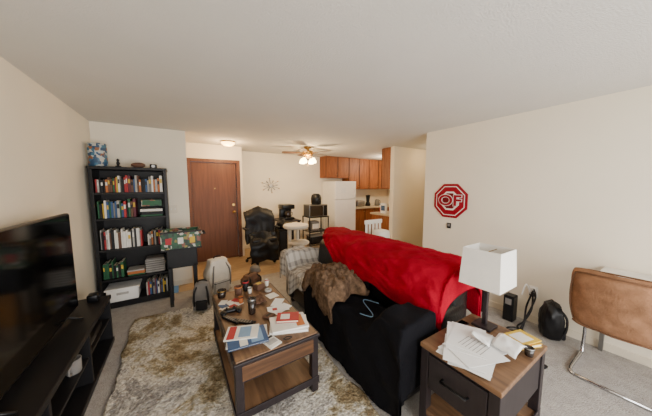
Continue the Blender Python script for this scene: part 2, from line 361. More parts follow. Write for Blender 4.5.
# ---------------------------------------------------------------- coffee table
cx0,cx1,cy0,cy1=.23,.83,1.40,2.48; zr=.027
c=MB('coffee_table')
c.box(cx0,cx1,cy0,cy1,.455,.475,M_dark,.004).box(cx0+.015,cx1-.015,cy0+.015,cy1-.015,.465,.482,M_wtop,.003)
c.box(cx0+.02,cx1-.02,cy0+.015,cy1-.015,.33,.455,M_dark,.003)
c.box(cx0+.05,cx1-.05,cy0+.008,cy0+.016,.345,.445,M_wend,.002)
for y in (cy0+.03,(cy0+cy1)/2+.01): c.box(cx0+.012,cx0+.02,y,y+.49,.345,.445,M_wend,.002)
for x in (cx0+.01,cx1-.06):
    for y in (cy0+.01,cy1-.06): c.box(x,x+.05,y,y+.05,zr,.455,M_dark,.003)
c.box(cx0+.01,cx1-.01,cy0+.01,cy1-.01,.1,.14,M_wtop,.003).box(cx0+.005,cx1-.005,cy0+.003,cy0+.012,.095,.145,M_dark,.002).box(cx0+.003,cx0+.01,cy0,cy1,.095,.145,M_dark,.001)
c.box(cx0+.05,cx1-.05,cy0+.5,cy0+.53,.14,.33,M_dark,.002)
c.done()
ZT=.483
def book(mb,x,y,z,w,d,h,m,rz,deco=None):
    mb.box(x-w/2,x+w/2,y-d/2,y+d/2,z,z+.003,m,0,rz); mb.box(x-w/2+.004,x+w/2-.004,y-d/2+.004,y+d/2-.004,z+.003,z+h-.003,M_pages if m is not M_bw else M_paper,0,rz); mb.box(x-w/2,x+w/2,y-d/2,y+d/2,z+h-.003,z+h,m,0,rz)
    for (a,b_,w_,d_,mm) in (deco or []):
        ca,sa=math.cos(rz),math.sin(rz); px=x+a*ca-b_*sa; py=y+a*sa+b_*ca
        mb.box(px-w_/2,px+w_/2,py-d_/2,py+d_/2,z+h,z+h+.0008,mm,0,rz)
k=MB('magazine_stack'); book(k,.37,1.63,ZT,.2,.27,.014,M_bw,1.3); book(k,.36,1.6,ZT+.014,.2,.26,.01,M_blue,1.45,[(0,.03,.18,.05,M_bw),(0,-.06,.16,.08,M_lblue)]); book(k,.34,1.66,ZT+.024,.16,.22,.008,M_bw,1.2,[(0,.07,.15,.05,M_redb),(0,-.02,.12,.08,M_lblue)]); k.done()
k=MB('comic_book'); book(k,.49,1.49,ZT,.09,.13,.008,M_bw,.3,[(0,.04,.08,.02,M_bk),(0,-.01,.07,.05,M_lgrey)]); k.done()
k=MB('book_stack'); book(k,.67,1.6,ZT,.2,.28,.02,M_bw,1.2); book(k,.67,1.6,ZT+.02,.2,.27,.015,M_bw,1.35,[(0,-.08,.16,.06,M_or)]); book(k,.68,1.64,ZT+.035,.12,.17,.018,M_redb,1.1,[(0,.02,.07,.07,M_bw)]); k.done()
k=MB('mail_envelopes'); k.box(.62,.8,1.82,1.92,ZT,ZT+.003,M_paper,0,.4).box(.6,.78,1.83,1.93,ZT+.003,ZT+.006,M_paper,0,-.2).box(.64,.68,1.86,1.9,ZT+.006,ZT+.0068,M_redb,0,-.2).box(.66,.8,1.95,2.04,ZT,ZT+.002,M_paper,0,.9).box(.68,.78,2.1,2.2,ZT,ZT+.002,M_bw,0,.2); k.done()
k=MB('playing_cards')
for i in range(7):
    x=.3+.06*(i%3)+random.uniform(-.01,.01); y=2.13+.02*i; k.box(x-.03,x+.03,y-.043,y+.043,ZT+.0005*i,ZT+.0005*i+.0012,(M_bw,M_redb,M_bw,M_blue)[i%4],0,random.uniform(0,3))
k.done()
MB('eyeglasses').tube([(.6,1.4+.04,ZT+.01),(.63,1.45,ZT+.01),(.6,1.47,ZT+.01)],.003,M_bk,smooth_n=4).tube([(.6,1.44,ZT+.01),(.57,1.46,ZT+.01),(.6,1.47,ZT+.01)],.003,M_bk,smooth_n=4).done()
def tumbler(name,x,y,z,r,h,m,m2):
    MB(name).lathe([(0,0),(r*.8,0),(r*.85,.005),(r,h),(r*.92,h),(r*.8,h*.6),(0,h*.6)],(x,y,z),m).lathe([(r*1.0,h*.85),(r*1.04,h*.86),(r*1.04,h*.99),(r*1.0,h)],(x,y,z),m2).done()
tumbler('drinking_glass',.48,1.93,ZT,.034,.13,M_glass,M_steel)
tumbler('coffee_cup',.46,2.36,ZT,.038,.08,M_br,M_or)
tumbler('soda_can',.54,2.4,ZT,.03,.1,M_bk,M_redb)
tumbler('candle_jar',.31,2.38,ZT,.042,.07,M_glass,M_brass)
tumbler('pill_bottle',.44,2.16,ZT,.02,.06,M_or,M_bk)
tumbler('pill_bottle',.56,2.32,ZT,.02,.06,M_bw,M_bk)
tumbler('pill_bottle',.76,2.4,ZT,.02,.07,M_bw,M_redb)
MB('snack_box').box(.62,.71,2.33,2.41,ZT,ZT+.06,M_br,.004,.4).box(.64,.69,2.35,2.39,ZT+.06,ZT+.061,M_yel,0,.4).done()
MB('wallet').box(.54,.62,1.76,1.84,ZT,ZT+.02,M_br,.008,.6).box(.55,.61,1.79,1.81,ZT+.02,ZT+.022,M_bk,0,.6).done()
MB('tape_roll').lathe([(.02,0),(.035,0),(.035,.02),(.02,.02),(.02,0)],(.73,2.27,ZT),M_lgrey).done()
def remote(x,y,rz,n='remote_control',z=ZT):
    a=MB(n).box(x-.022,x+.022,y-.09,y+.09,z,z+.018,M_blkpl,.006)
    for i in range(5):
        for j in (-1,0,1): a.box(x+j*.012-.004,x+j*.012+.004,y-.06+i*.024,y-.052+i*.024,z+.018,z+.02,M_grey,.001)
    o=a.done(); o.rotation_euler[2]=rz
remote(.31,1.91,.5); remote(.39,1.82,.8)
a=MB('game_controller').box(.27,.39,2.02,2.07,ZT,ZT+.035,M_blkpl,.015).ball((.27,2.02,ZT+.018),.026,M_blkpl,(1,1.6,.68)).ball((.39,2.02,ZT+.018),.026,M_blkpl,(1,1.6,.68)).cyl((.3,2.05,ZT+.03),(.3,2.05,ZT+.045),.008,M_bk).cyl((.36,2.05,ZT+.03),(.36,2.05,ZT+.045),.008,M_bk).done()
cloth('dish_towel',lambda u,v:(.5+.14*u,2.03+.17*v,ZT+.012+.05*abs(nz(u,v,5,3))),18,18,M_br,.006)

# ---------------------------------------------------------------- sofa
sx0,sx1,sy0,sy1=1.17,2.05,.94,2.92
s=MB('sofa')
s.box(sx0+.04,sx1-.03,sy0+.04,sy1-.04,.06,.3,M_leather,.03,seg=3)
for y in (sy0,sy1-.22): s.box(sx0,sx1-.05,y,y+.22,.06,.62,M_leather,.08,seg=5)
s.box(1.76,sx1,sy0+.02,sy1-.02,.06,.86,M_leather,.08,seg=5)
n=3; a0,a1=sy0+.22,sy1-.22; wv=(a1-a0)/n
for i in range(n):
    s.box(sx0-.01,1.72,a0+i*wv+.004,a0+(i+1)*wv-.004,.29,.45,M_leather,.05,seg=4,puff=.018)
    s.box(1.56,1.8,a0+i*wv+.004,a0+(i+1)*wv-.004,.43,.84,M_leather,.07,seg=4,ry=.12,puff=.02)
for x in (sx0+.06,sx1-.12):
    for y in (sy0+.06,sy1-.12): s.box(x,x+.06,y,y+.06,0,.07,M_bk,.004)
s.done()
def stop(x,y):
    return .49+.17*(1-sm(1.1,1.24,y))+.17*sm(2.62,2.74,y)
def blkF(u,v):
    su=u*1.02; tv=v*1.92
    xb=1.46+.06*nz(v,0,4,5); top=xb-1.13
    if su<top: x=xb-su; dx=0
    else: x=1.13-.02*(.5+.5*math.sin(tv*15+3*nz(tv,0,2,4)))*sm(0,.2,su-top); dx=(su-top)
    yb=2.3-.15*u; tt=yb-.905
    if tv<tt: y=yb-tv; dy=0
    else: y=.905; dy=tv-tt
    z=stop(x,y)-dx-dy*(.8)
    if dx==0 and dy==0: z+=.03*ridge(x+.4*y,y*.5,5,1)*ridge(x,y,2.5,4)+.015*nz(x,y,9,8)
    x-=.03*max(0,nz(y,z,6,4))*(1 if dx>0 else 0)
    z-=.03*(1-sm(0,.07,abs(x-1.13)))*(dx==0)
    return (x,y,max(z,.03+.01*abs(nz(x,y,12))))
cloth('throw_blanket',blkF,80,120,M_blanket,.014)
pf=[(1.53,.56),(1.52,.68),(1.54,.79),(1.60,.88),(1.72,.93),(1.88,.945),(2.02,.925),(2.085,.85),(2.095,.7),(2.1,.45)]
def pfe(u):
    q=u*(len(pf)-1); i=min(int(q),len(pf)-2); f=q-i
    P=[pf[max(i-1,0)],pf[i],pf[i+1],pf[min(i+2,len(pf)-1)]]
    return tuple(.5*(2*P[1][k]+(P[2][k]-P[0][k])*f+(2*P[0][k]-5*P[1][k]+4*P[2][k]-P[3][k])*f*f+(3*P[1][k]-P[0][k]-3*P[2][k]+P[3][k])*f**3) for k in (0,1))
def redF(u,v):
    x,z=pfe(u); yb=2.74-.55*(1-sm(0,.5,u))+.04*nz(u,0,4,7); tt=yb-.905
    tv=v*(tt+.2)
    y=yb-tv if tv<tt else .905; dy=max(0,tv-tt)
    if u<.3: z+=(.3-u)*.5*nz(y,0,2.2,3)+.04*sm(1.6,.95,y)*(.3-u)
    w=.022*ridge(y*1.0+u*1.2,u*1.5,2.6,2)+.014*ridge(y-u,u*2,5,12)+.009*ridge(y+u*.7,u*3,9,7)
    w*=sm(0,.08,y-.905) if dy==0 else 0
    if u<.62: x-=abs(w)*.8
    z+=abs(w)*.7-dy
    z-=.04*(1-sm(0,.12,abs(y-.905)))*(dy==0)
    return (x,y,z)
cloth('throw_blanket',redF,60,150,M_red,.014)
def plF(u,v):
    # lies diagonally from the seat, over the far arm, short ragged overhang at front
    xb=1.74-.2*v; top=xb-1.12; L_=top+.12+.16*sm(.1,.5,v)+.05*nz(v,0,5,8); su=u*L_
    if su<top: x=xb-su; dx=0
    else: x=1.12-.03*(.5+.5*math.sin(v*17+2*nz(v,0,3,3)))*sm(0,.12,su-top); dx=su-top
    y=2.2+.74*v+.09*(u-.5)*(1-v)+.03*nz(u,0,5,2)*(1-v); 
    z=stop(x,y)+.03+(.05*ridge(x+y*.5,y,3.2,6)*(.4+.6*abs(2*v-1))+.03*nz(x,y,8,2))*(dx==0)-dx
    z-=.10*sm(.93,1,v)+.03*(1-sm(0,.07,abs(x-1.12)))*(dx==0)
    return (x,y,z)
cloth('plaid_blanket',plF,80,80,M_plaid,.014,(.8,.9))
def brF(u,v):
    a=u*2-1; b=v*2-1; r=math.sqrt(min(1,(a*a+b*b)/1.5)); ed=max(abs(a),abs(b))
    x=1.34+.26*a*(1+.3*nz(b,0,2,4))+.03*nz(a,b,4,1)+.07*b; y=1.96+.32*b*(1+.25*nz(a,0,2,9))+.03*nz(a,b,4,19)
    h=.08*(1-r*r)+.045*ridge(a+b*.6,b,1.5,4)+.035*ridge(a,b-a,2.8,8)+.012*nz(a,b,9,2)+.035
    over=max(0,1.13-x); zz=.53+max(.0,h)*(1-sm(.82,1,ed))-over*1.6
    return (max(x,1.09),y,zz)
cloth('fur_blanket',brF,80,80,M_brownf,.02)
k=MB('charging_cable'); P=[]
for i in range(14):
    q=i/13; x=1.42-.24*q; y=1.4+.12*math.sin(q*6); P.append((x,y,stop(x,y)+.05))
k.tube(P,.003,M_lblue,smooth_n=3); k.done()

# ---------------------------------------------------------------- end table + lamp
ex0,ex1,ey0,ey1=1.24,1.86,.42,.86
e=MB('end_table')
e.box(ex0,ex1,ey0,ey1,.55,.58,M_wtop,.004).box(ex0+.01,ex1-.01,ey0+.01,ey1-.01,.54,.552,M_dark,.002)
e.box(ex0+.02,ex1-.02,ey0+.02,ey1-.02,.3,.54,M_dark,.002).box(ex0+.006,ex0+.02,ey0+.06,ey1-.06,.315,.53,M_dark,.004)
e.box(ex0+.06,ex1-.06,ey0+.012,ey0+.02,.32,.53,M_dark,.002)
e.tube([(ex0+.006,.57,.43),(ex0-.02,.57,.43),(ex0-.02,.71,.43),(ex0+.006,.71,.43)],.007,M_blkpl)
for x in (ex0+.005,ex1-.055):
    for y in (ey0+.005,ey1-.055): e.box(x,x+.05,y,y+.05,0,.55,M_dark,.003)
e.box(ex0+.01,ex1-.01,ey0+.01,ey1-.01,.12,.16,M_wtop,.003).box(ex0+.004,ex1-.004,ey0+.004,ey0+.012,.11,.17,M_dark,.002)
e.done()
lx,ly=1.755,.725
l_=MB('table_lamp'); l_.box(lx-.06,lx+.06,ly-.06,ly+.06,.581,.6,M_dark,.006).box(lx-.014,lx+.014,ly-.014,ly+.014,.6,.84,M_dark,.004).cyl((lx,ly,.84),(lx,ly,.93),.018,M_brass)
l_.ball((lx,ly,.97),.035,M_white,(1,1,1.3))
def quadwall(mb,h0,h1,a,b,th,m):
    for rz in range(4):
        t=bmesh.new(); 
        o=[(-a,-a,h0),(a,-a,h0),(b,-b,h1),(-b,-b,h1)]; i=[(-a+th,-a+th,h0),(a-th,-a+th,h0),(b-th,-b+th,h1),(-b+th,-b+th,h1)]
        V=[t.verts.new(p) for p in o+i]
        for f in ((0,1,2,3),(7,6,5,4),(0,4,5,1),(3,2,6,7),(0,3,7,4),(1,5,6,2)): t.faces.new([V[q] for q in f])
        mb._add(t,m,False,Matrix.Translation((lx,ly,0))@Matrix.Rotation(rz*math.pi/2,4,'Z'))
quadwall(l_,.885,1.135,.124,.112,.004,M_shade)
l_.tube([(lx-.112,ly,1.11),(lx+.112,ly,1.11)],.003,M_brass).tube([(lx,ly,1.11),(lx,ly,.93)],.003,M_brass)
l_.done()
ZE=.581
p=MB('paper_pile')
for i in range(14):
    x=1.43+random.uniform(-.08,.1); y=.66+random.uniform(-.06,.08)
    p.box(x-.1,x+.1,y-.13,y+.13,ZE+i*.0022,ZE+i*.0022+.0016,M_paper,0,random.uniform(-2.1,-1.0))
for j in range(7): p.box(1.38,1.5,.58+j*.02,.5825+j*.02,ZE+.0312,ZE+.0318,M_grey,0,0)
p.done()
cloth('crumpled_receipt',lambda u,v:(1.5+.17*u+.03*v,.46+.13*v,ZE+.036+.03*math.sin(u*3.1)+.01*nz(u,v,4)),14,8,M_paper,.002)
cloth('crumpled_receipt',lambda u,v:(1.48+.14*u,.58+.1*v+.04*u,ZE+.04+.03*math.sin(u*3.1+1)*v+.01*nz(u,v,4,4)),14,8,M_paper,.002)
k=MB('notebook'); book(k,1.76,.52,ZE,.12,.17,.02,M_yel,1.2); book(k,1.76,.52,ZE+.02,.11,.16,.01,M_redb,1.4); book(k,1.755,.52,ZE+.03,.12,.17,.006,M_yel,1.3,[(0,0,.08,.1,M_bw)]); k.done()
tumbler('shot_glass',1.66,.45,ZE,.024,.05,M_glass,M_steel)
MB('smartphone').box(1.62,1.69,.79,.845,ZE,ZE+.009,M_blkpl,.004).box(1.624,1.686,.794,.841,ZE+.009,ZE+.0095,M_screen,0).done()

# ---------------------------------------------------------------- tan cantilever chair
ch=MB('cantilever_chair')
def pad(mb,F,nu,nv,th,m):
    t=bmesh.new(); V=[]
    for s_ in (0,1):
        for j in range(nv+1):
            for i in range(nu+1):
                u,v=i/nu,j/nv; pnt,nrm=F(u,v); e_=max(0,1-(2*u-1)**8)*max(0,1-(2*v-1)**8)
                V.append(t.verts.new(Vector(pnt)+Vector(nrm)*th*(.5 if s_ else -.5)*e_**.5))
    N=(nu+1)*(nv+1)
    for s_ in (0,1):
        for j in range(nv):
            for i in range(nu):
                q=[s_*N+j*(nu+1)+i,s_*N+j*(nu+1)+i+1,s_*N+(j+1)*(nu+1)+i+1,s_*N+(j+1)*(nu+1)+i]
                t.faces.new([V[z] for z in (q if s_ else q[::-1])])
    bmesh.ops.remove_doubles(t,verts=t.verts,dist=.0005)
    mb._add(t,m,True)
cy=.24
def backF(u,v,k=1):
    q=2*u-1; p_=2*v-1
    qq=q*(1-.06*abs(p_)**6); pp=p_*(1-.09*abs(q)**6)
    return (2.72-.04*pp+.09*q*q+.012*nz(u,v,5), cy+.285*qq*k, .655+.24*pp*k),(1,0,.12)
pad(ch,backF,32,28,.15,M_tan)
for off in (-.06,.075):
    ring=[]
    for i in range(49):
        an=2*math.pi*i/48; c_,s_=math.cos(an),math.sin(an); k_=1/max(abs(c_),abs(s_)); k_=1+(k_-1)*.75
        (px,py,pz),_=backF(.5+.5*c_*k_*.96,.5+.5*s_*k_*.96)
        ring.append((px+off,py,pz))
    ch.tube(ring,.006,M_tan2)
def seatF(u,v):
    q=2*u-1; y=cy+.25*q; x=2.74+.42*v
    return (x,y,.47-.02*math.sin(v*3.14)-.03*(1-v)**4),(0,0,1)
pad(ch,seatF,20,16,.11,M_tan)
for q in (-1,1):
    yy=cy+q*.23
    ch.tube([(2.82,yy,.72),(2.82,yy,.48),(2.83,yy,.40),(3.02,yy,.385),(3.13,yy,.35),(3.15,yy,.2),(3.12,yy,.03),(3.05,yy,.013),(2.75,yy,.013),(2.68,yy-.04*q,.013)],.013,M_chrome,smooth_n=5)
ch.tube([(2.68,cy-.19,.013),(2.68,cy+.19,.013)],.013,M_chrome)
ch.tube([(2.9,cy-.23,.39),(2.9,cy+.23,.39)],.01,M_chrome)
ch.done()
dk=MB('writing_desk'); dk.box(3.0,3.345,-.9,.42,.78,.8,M_bw,.004)
for x in (3.0,3.3):
    for y in (-.88,): dk.box(x,x+.03,y,y+.03,0,.78,M_bw,.003)
dk.box(3.3,3.33,.37,.4,0,.78,M_steel,.003); dk.done()

# router, outlet, cables
MB('network_router').box(3.14,3.26,1.02,1.12,0,.3,M_blkpl,.01).box(3.137,3.14,1.04,1.1,.2,.27,M_grey,.002).done()
MB('power_adapter').box(3.1,3.2,1.3,1.4,0,.28,M_bk,.012).box(3.11,3.19,1.29,1.3,.05,.15,M_grey,.003).done()
MB('tissue_box').box(2.45,2.6,1.35,1.48,0,.24,M_white,.008).box(2.5,2.55,1.4,1.43,.24,.28,M_paper,.003).done()
o=MB('power_outlet').box(3.35,3.36,.88,.96,.3,.42,M_white,.003).box(3.33,3.35,.895,.945,.31,.35,M_bk,.004).box(3.325,3.35,.895,.945,.365,.41,M_white,.004).done()
k=MB('power_cables')
k.tube([(3.31,.92,.33),(3.26,.94,.2),(3.2,.93,.06),(3.13,.92,.012),(3.0,.9,.012),(2.8,.97,.012),(2.6,.8,.012),(2.4,.95,.012)],.009,M_bk,smooth_n=6)
k.tube([(3.31,.91,.385),(3.25,.89,.2),(3.18,.93,.05),(3.08,.95,.012),(2.9,.8,.012),(2.7,.7,.012),(2.55,.62,.012),(2.3,.7,.012)],.009,M_bk,smooth_n=6)
k.tube([(3.31,.93,.34),(3.27,.96,.45),(3.22,.98,.33)],.007,M_white,smooth_n=6)
k.tube([(3.31,.9,.4),(3.22,.86,.33),(3.12,.9,.12),(3.02,.92,.012),(2.9,1.0,.012),(2.7,.92,.012)],.008,M_bk,smooth_n=6)
k.tube([(2.98,.78,.012),(2.85,.88,.014),(2.95,1.0,.014),(3.05,.95,.012),(3.0,.85,.018),(2.8,.78,.014),(2.6,.66,.012),(2.6,.58,.012),(2.45,.62,.012)],.008,M_bk,smooth_n=6)
k.done()
MB('power_strip').box(2.62,2.9,1.06,1.11,0,.035,M_blkpl,.006).box(2.65,2.68,1.07,1.1,.035,.06,M_bk,.003).box(2.74,2.77,1.07,1.1,.035,.06,M_white,.003).done()

# ---------------------------------------------------------------- octagon sign
def octo(r): return [(r*math.cos(R(22.5+45*k)),r*math.sin(R(22.5+45*k))) for k in range(8)]
sg=MB('octagonal_wall_sign'); SY,SZ=1.93,1.335
M_sr=mat('sign_red','#940a22',.4,var=.03,spec=.2); M_sd=mat('sign_dark_red','#6f0a18',.4,var=.03,spec=.2)
def sgM(off): return Matrix.Translation((3.36-off,SY,SZ))@Euler((R(90),0,R(-90))).to_matrix().to_4x4()
sg.prism(octo(.265),.012,M_sr,sgM(.001)); sg.prism(octo(.228),.002,M_white,sgM(.013)); sg.prism(octo(.216),.002,M_sr,sgM(.015))
sg.prism(octo(.145),.002,M_white,sgM(.017)); sg.prism(octo(.12),.002,M_sd,sgM(.019))
so=sg.done()
def text(s_,size,off,m,parent,name,ext=.001,offs=0):
    cu=D.curves.new(name,'FONT'); cu.body=s_; cu.size=size; cu.align_x='CENTER'; cu.align_y='CENTER'; cu.extrude=ext; cu.offset=offs
    cu.materials.append(m); o=D.objects.new(name,cu); C.collection.objects.link(o)
    o.matrix_world=sgM(off)@Matrix.Diagonal((1.25,1,1,1)); o.parent=parent; o.matrix_parent_inverse=Matrix.Translation(parent.location).inverted(); return o
text('OF',.21,.0225,M_white,so,'lettering_outline',.001,.013)
text('OF',.21,.0255,M_sr,so,'lettering',.001,.006)
MB('thermostat').box(3.345,3.36,1.9,1.96,.93,1.01,M_blkpl,.004).box(3.343,3.346,1.91,1.95,.96,1.0,M_grey,.001).done()

# ---------------------------------------------------------------- ceiling fan and lights
fx,fy=2.40,4.55
f=MB('ceiling_fan'); f.lathe([(0,H-.001),(.08,H-.001),(.075,H-.03),(.03,H-.05),(.03,H-.07),(.11,H-.08),(.12,H-.15),(.07,H-.19),(.05,H-.2),(.05,H-.23),(.0,H-.24)],(fx,fy,0),M_brass)
for k in range(5):
    an=R(72*k+12); Mx=Matrix.Translation((fx,fy,H-.125))@Matrix.Rotation(an,4,'Z')@Matrix.Rotation(R(10),4,'X')
    poly=[(.16,-.04),(.3,-.06),(.5,-.065),(.54,-.04),(.55,0),(.54,.04),(.5,.065),(.3,.06),(.16,.04)]
    f.prism(poly,.008,M_br,Mx); f.prism([(.1,-.015),(.24,-.03),(.24,.03),(.1,.015)],.012,M_brass,Mx@Matrix.Translation((0,0,-.006)))
for k in range(4):
    an=R(90*k+30); cx_,cy_=fx+.14*math.cos(an),fy+.14*math.sin(an)
    f.tube([(fx+.04*math.cos(an),fy+.04*math.sin(an),H-.21),(fx+.1*math.cos(an),fy+.1*math.sin(an),H-.2),(cx_,cy_,H-.24)],.01,M_brass,smooth_n=4)
    f.lathe([(.02,0),(.035,-.02),(.058,-.06),(.065,-.09),(.05,-.11),(0,-.115)],(cx_,cy_,H-.235),M_globe)
f.tube([(fx,fy,H-.24),(fx,fy,H-.4)],.002,M_brass); f.done()
def flush(x,y,name='ceiling_light'):
    MB(name).lathe([(0,H-.001),(.13,H-.001),(.13,H-.02),(.12,H-.022)],(x,y,0),M_brass).lathe([(.12,H-.02),(.11,H-.05),(.07,H-.08),(0,H-.09)],(x,y,0),M_dome).done()
flush(.84,4.77); flush(5.1,4.7); flush(4.7,2.9)
def pt(n_,loc,e_,col,r=.08):
    l=D.lights.new(n_,'POINT'); l.energy=e_; l.color=col; l.shadow_soft_size=r; o=D.objects.new(n_,l); C.collection.objects.link(o); o.location=loc
pt('fan_bulb',(fx,fy,H-.48),44,(1,.72,.42)); pt('entry_bulb',(.84,4.77,H-.2),22,(1,.66,.34)); pt('kitchen_bulb',(5.1,4.7,H-.2),42,(1,.83,.6)); pt('hall_bulb',(4.7,2.9,H-.2),7,(1,.82,.56))

# ---------------------------------------------------------------- starburst
st=MB('starburst_clock'); cxx,czz=2.03,1.56; yw=5.898
st.cyl((cxx,yw,czz),(cxx,yw-.03,czz),.05,M_steel)
for k in range(12):
    a_=R(30*k+7); r=.24 if k%2 else .17
    st.tube([(cxx,yw-.015,czz),(cxx+r*math.cos(a_),yw-.015,czz+r*math.sin(a_)*.75)],.006,M_steel,seg=6).ball((cxx+r*math.cos(a_),yw-.015,czz+r*math.sin(a_)*.75),.015,M_brass if k%2 else M_steel,seg=8)
st.done()

# ---------------------------------------------------------------- dining clutter
a=MB('office_chair'); ax,ay=1.42,4.75
for k in range(5):
    an=R(72*k+20); ex,ey=ax+.3*math.cos(an),ay+.3*math.sin(an)
    a.tube([(ax,ay,.12),(ax+.15*math.cos(an),ay+.15*math.sin(an),.1),(ex,ey,.07)],.02,M_blkpl).cyl((ex-.02*math.sin(an),ey+.02*math.cos(an),.03),(ex+.02*math.sin(an),ey-.02*math.cos(an),.03),.03,M_bk,seg=12)
a.cyl((ax,ay,.1),(ax,ay,.42),.03,M_blkpl)
a.box(ax-.26,ax+.26,ay-.26,ay+.24,.42,.52,M_leather,.045,seg=3,puff=.015)
a.box(ax-.25,ax+.25,ay+.2,ay+.3,.56,1.04,M_leather,.05,seg=3,rx=-.1,puff=.015).box(ax-.04,ax+.04,ay+.18,ay+.3,.44,.62,M_blkpl,.01)
for q in (-1,1): a.tube([(ax+q*.2,ay,.44),(ax+q*.31,ay,.46),(ax+q*.31,ay,.68)],.018,M_blkpl,smooth_n=3).box(ax+q*.31-.04,ax+q*.31+.04,ay-.15,ay+.14,.68,.715,M_blkpl,.015)
a.done()
cloth('jacket',lambda u,v:(ax-.32+.6*u+.03*nz(u,v,4),ay+.12-.1*sm(.05,.3,v)-.06*sm(.5,1,v)+.03*nz(u,v,5,3),1.12-.1*abs(2*u-1)-.62*sm(0,1,v)+.03*nz(u,v,5,7)),24,24,M_bk,.03)
cloth('winter_coat',lambda u,v:(ax-.3+.55*u+.03*nz(v,u,4),ay-.3+.06*nz(u,v,3,5)+.16*sm(.5,1,v),.1+.02*nz(u,v,6)+.55*v-.05*abs(2*u-1)),24,24,M_blkpl,.03)
bx=MB('laundry_hamper'); bx.box(1.8,2.14,4.72,5.02,0,.6,M_bk,.02,seg=3).box(1.79,2.15,4.71,5.03,.57,.62,M_blkpl,.012); bx.ball((1.97,4.87,.68),.16,M_blkpl,(1.1,.9,.7),.4); bx.done()
tb=MB('dining_table'); tb.box(1.98,2.5,5.1,5.75,.7,.73,M_dark,.006)
for x in (2.0,2.43):
    for y in (5.12,5.68): tb.box(x,x+.05,y,y+.05,0,.7,M_dark,.004)
tb.done()
pr=MB('coffee_maker'); pr.box(2.1,2.4,5.25,5.55,.731,.79,M_blkpl,.015).box(2.1,2.4,5.43,5.55,.78,1.0,M_blkpl,.02).box(2.09,2.41,5.25,5.56,.99,1.1,M_blkpl,.02).lathe([(0,0),(.07,0),(.08,.06),(.06,.14),(.055,.15),(0,.15)],(2.25,5.33,.795),M_glass).tube([(2.33,5.33,.91),(2.37,5.33,.9),(2.37,5.33,.84),(2.33,5.33,.83)],.007,M_bk,smooth_n=4).done()
ct=MB('cat_tree'); tx,ty=1.95,4.2
ct.box(tx-.24,tx+.24,ty-.24,ty+.24,0,.04,M_cream,.015,seg=3)
ct.cyl((tx-.12,ty+.06,.04),(tx-.12,ty+.06,.73),.04,M_cream).cyl((tx+.12,ty-.04,.04),(tx+.12,ty-.04,.42),.04,M_cream).cyl((tx+.08,ty+.12,.42),(tx+.08,ty+.12,.73),.035,M_cream)
ct.lathe([(0,0),(.2,0),(.21,.015),(.21,.035),(.2,.05),(0,.05)],(tx+.05,ty,.4),M_cream).lathe([(0,0),(.23,0),(.25,.02),(.25,.06),(.23,.075),(.2,.05),(0,.045)],(tx,ty+.02,.72),M_cream); ct.done()
wr=MB('wire_shelving_rack'); x0,x1,y0,y1=2.6,3.12,4.85,5.2
for x in (x0,x1):
    for y in (y0,y1): wr.cyl((x,y,0),(x,y,.82),.016,M_blkpl,seg=10)
for z in (.12,.45,.8):
    for y in (y0,y1): wr.cyl((x0,y,z),(x1,y,z),.012,M_blkpl,seg=8)
    for i in range(18): xx=x0+(x1-x0)*i/17; wr.cyl((xx,y0,z),(xx,y1,z),.005,M_blkpl,seg=6)
for i in range(6): yy=y0+(y1-y0)*i/5; wr.cyl((x1,yy,.12),(x1,yy,.8),.003,M_blkpl,seg=6)
wr.done()
mw=MB('microwave_oven'); mw.box(x0+.01,x1-.01,y0+.02,y1-.01,.813,1.1,M_steel,.008).box(x0+.02,x1-.14,y0+.012,y0+.021,.83,1.08,M_glass,.004).box(x1-.12,x1-.02,y0+.012,y0+.021,.83,1.08,M_blkpl,.003).tube([(x1-.15,y0+.012,.85),(x1-.15,y0-.01,.87),(x1-.15,y0-.01,1.04),(x1-.15,y0+.012,1.06)],.006,M_steel); mw.done()
MB('air_fryer').lathe([(0,0),(.11,0),(.125,.02),(.13,.15),(.11,.23),(.06,.26),(0,.265)],(2.88,5.03,1.101),M_blkpl).box(2.84,2.92,4.86,4.92,1.16,1.2,M_bk,.008).done()
pb=MB('pet_food_bag'); pb.box(2.68,2.9,4.9,5.12,.463,.7,M_grey,.03,seg=3).box(2.7,2.88,4.893,4.9,.52,.64,M_bw,.004); pb.done()
MB('storage_crate').box(2.66,3.05,4.9,5.15,.133,.34,M_blkpl,.015).box(2.645,3.065,4.885,5.165,.32,.345,M_grey,.006).done()
cp=MB('baseball_cap'); cp.lathe([(.1,0),(.1,.03),(.085,.08),(.05,.11),(0,.12)],(1.12,4.2,0.003),M_grey); cp.prism([(0,-.085),(.06,-.08),(.13,-.05),(.155,0),(.13,.05),(.06,.08),(0,.085)],.006,M_br,Matrix.Translation((1.12,4.2,.012))@Matrix.Rotation(R(-120),4,'Z')@Matrix.Translation((.07,0,0))); cp.ball((1.12,4.2,.124),.008,M_br); cp.done()
bag('handbag',.9,3.62,.28,.18,.19,M_br,M_bk,.5,rnd=.4)
sl=MB('slippers')
for dx in (0,.14): sl.box(.68+dx,.78+dx,2.95,3.2,.027,.05,M_bk,.012,seg=3).ball((.73+dx,3.03,.06),.05,M_br,(1,1.5,.7))
sl.done()
pc=MB('plastic_chair'); wx,wy=3.1,3.05
for sx in (-1,1):
    for sy in (-1,1): pc.cyl((wx+sx*.2,wy+sy*.2,0),(wx+sx*.17,wy+sy*.17,.44),.018,M_white,seg=10)
pc.box(wx-.21,wx+.21,wy-.21,wy+.21,.43,.465,M_white,.015,seg=3)
for i in range(5): pc.box(wx-.2+i*.086,wx-.15+i*.086,wy+.18,wy+.2,.46,.86,M_white,.006)
pc.box(wx-.22,wx+.22,wy+.175,wy+.205,.84,.92,M_white,.014,seg=3); pc.done()
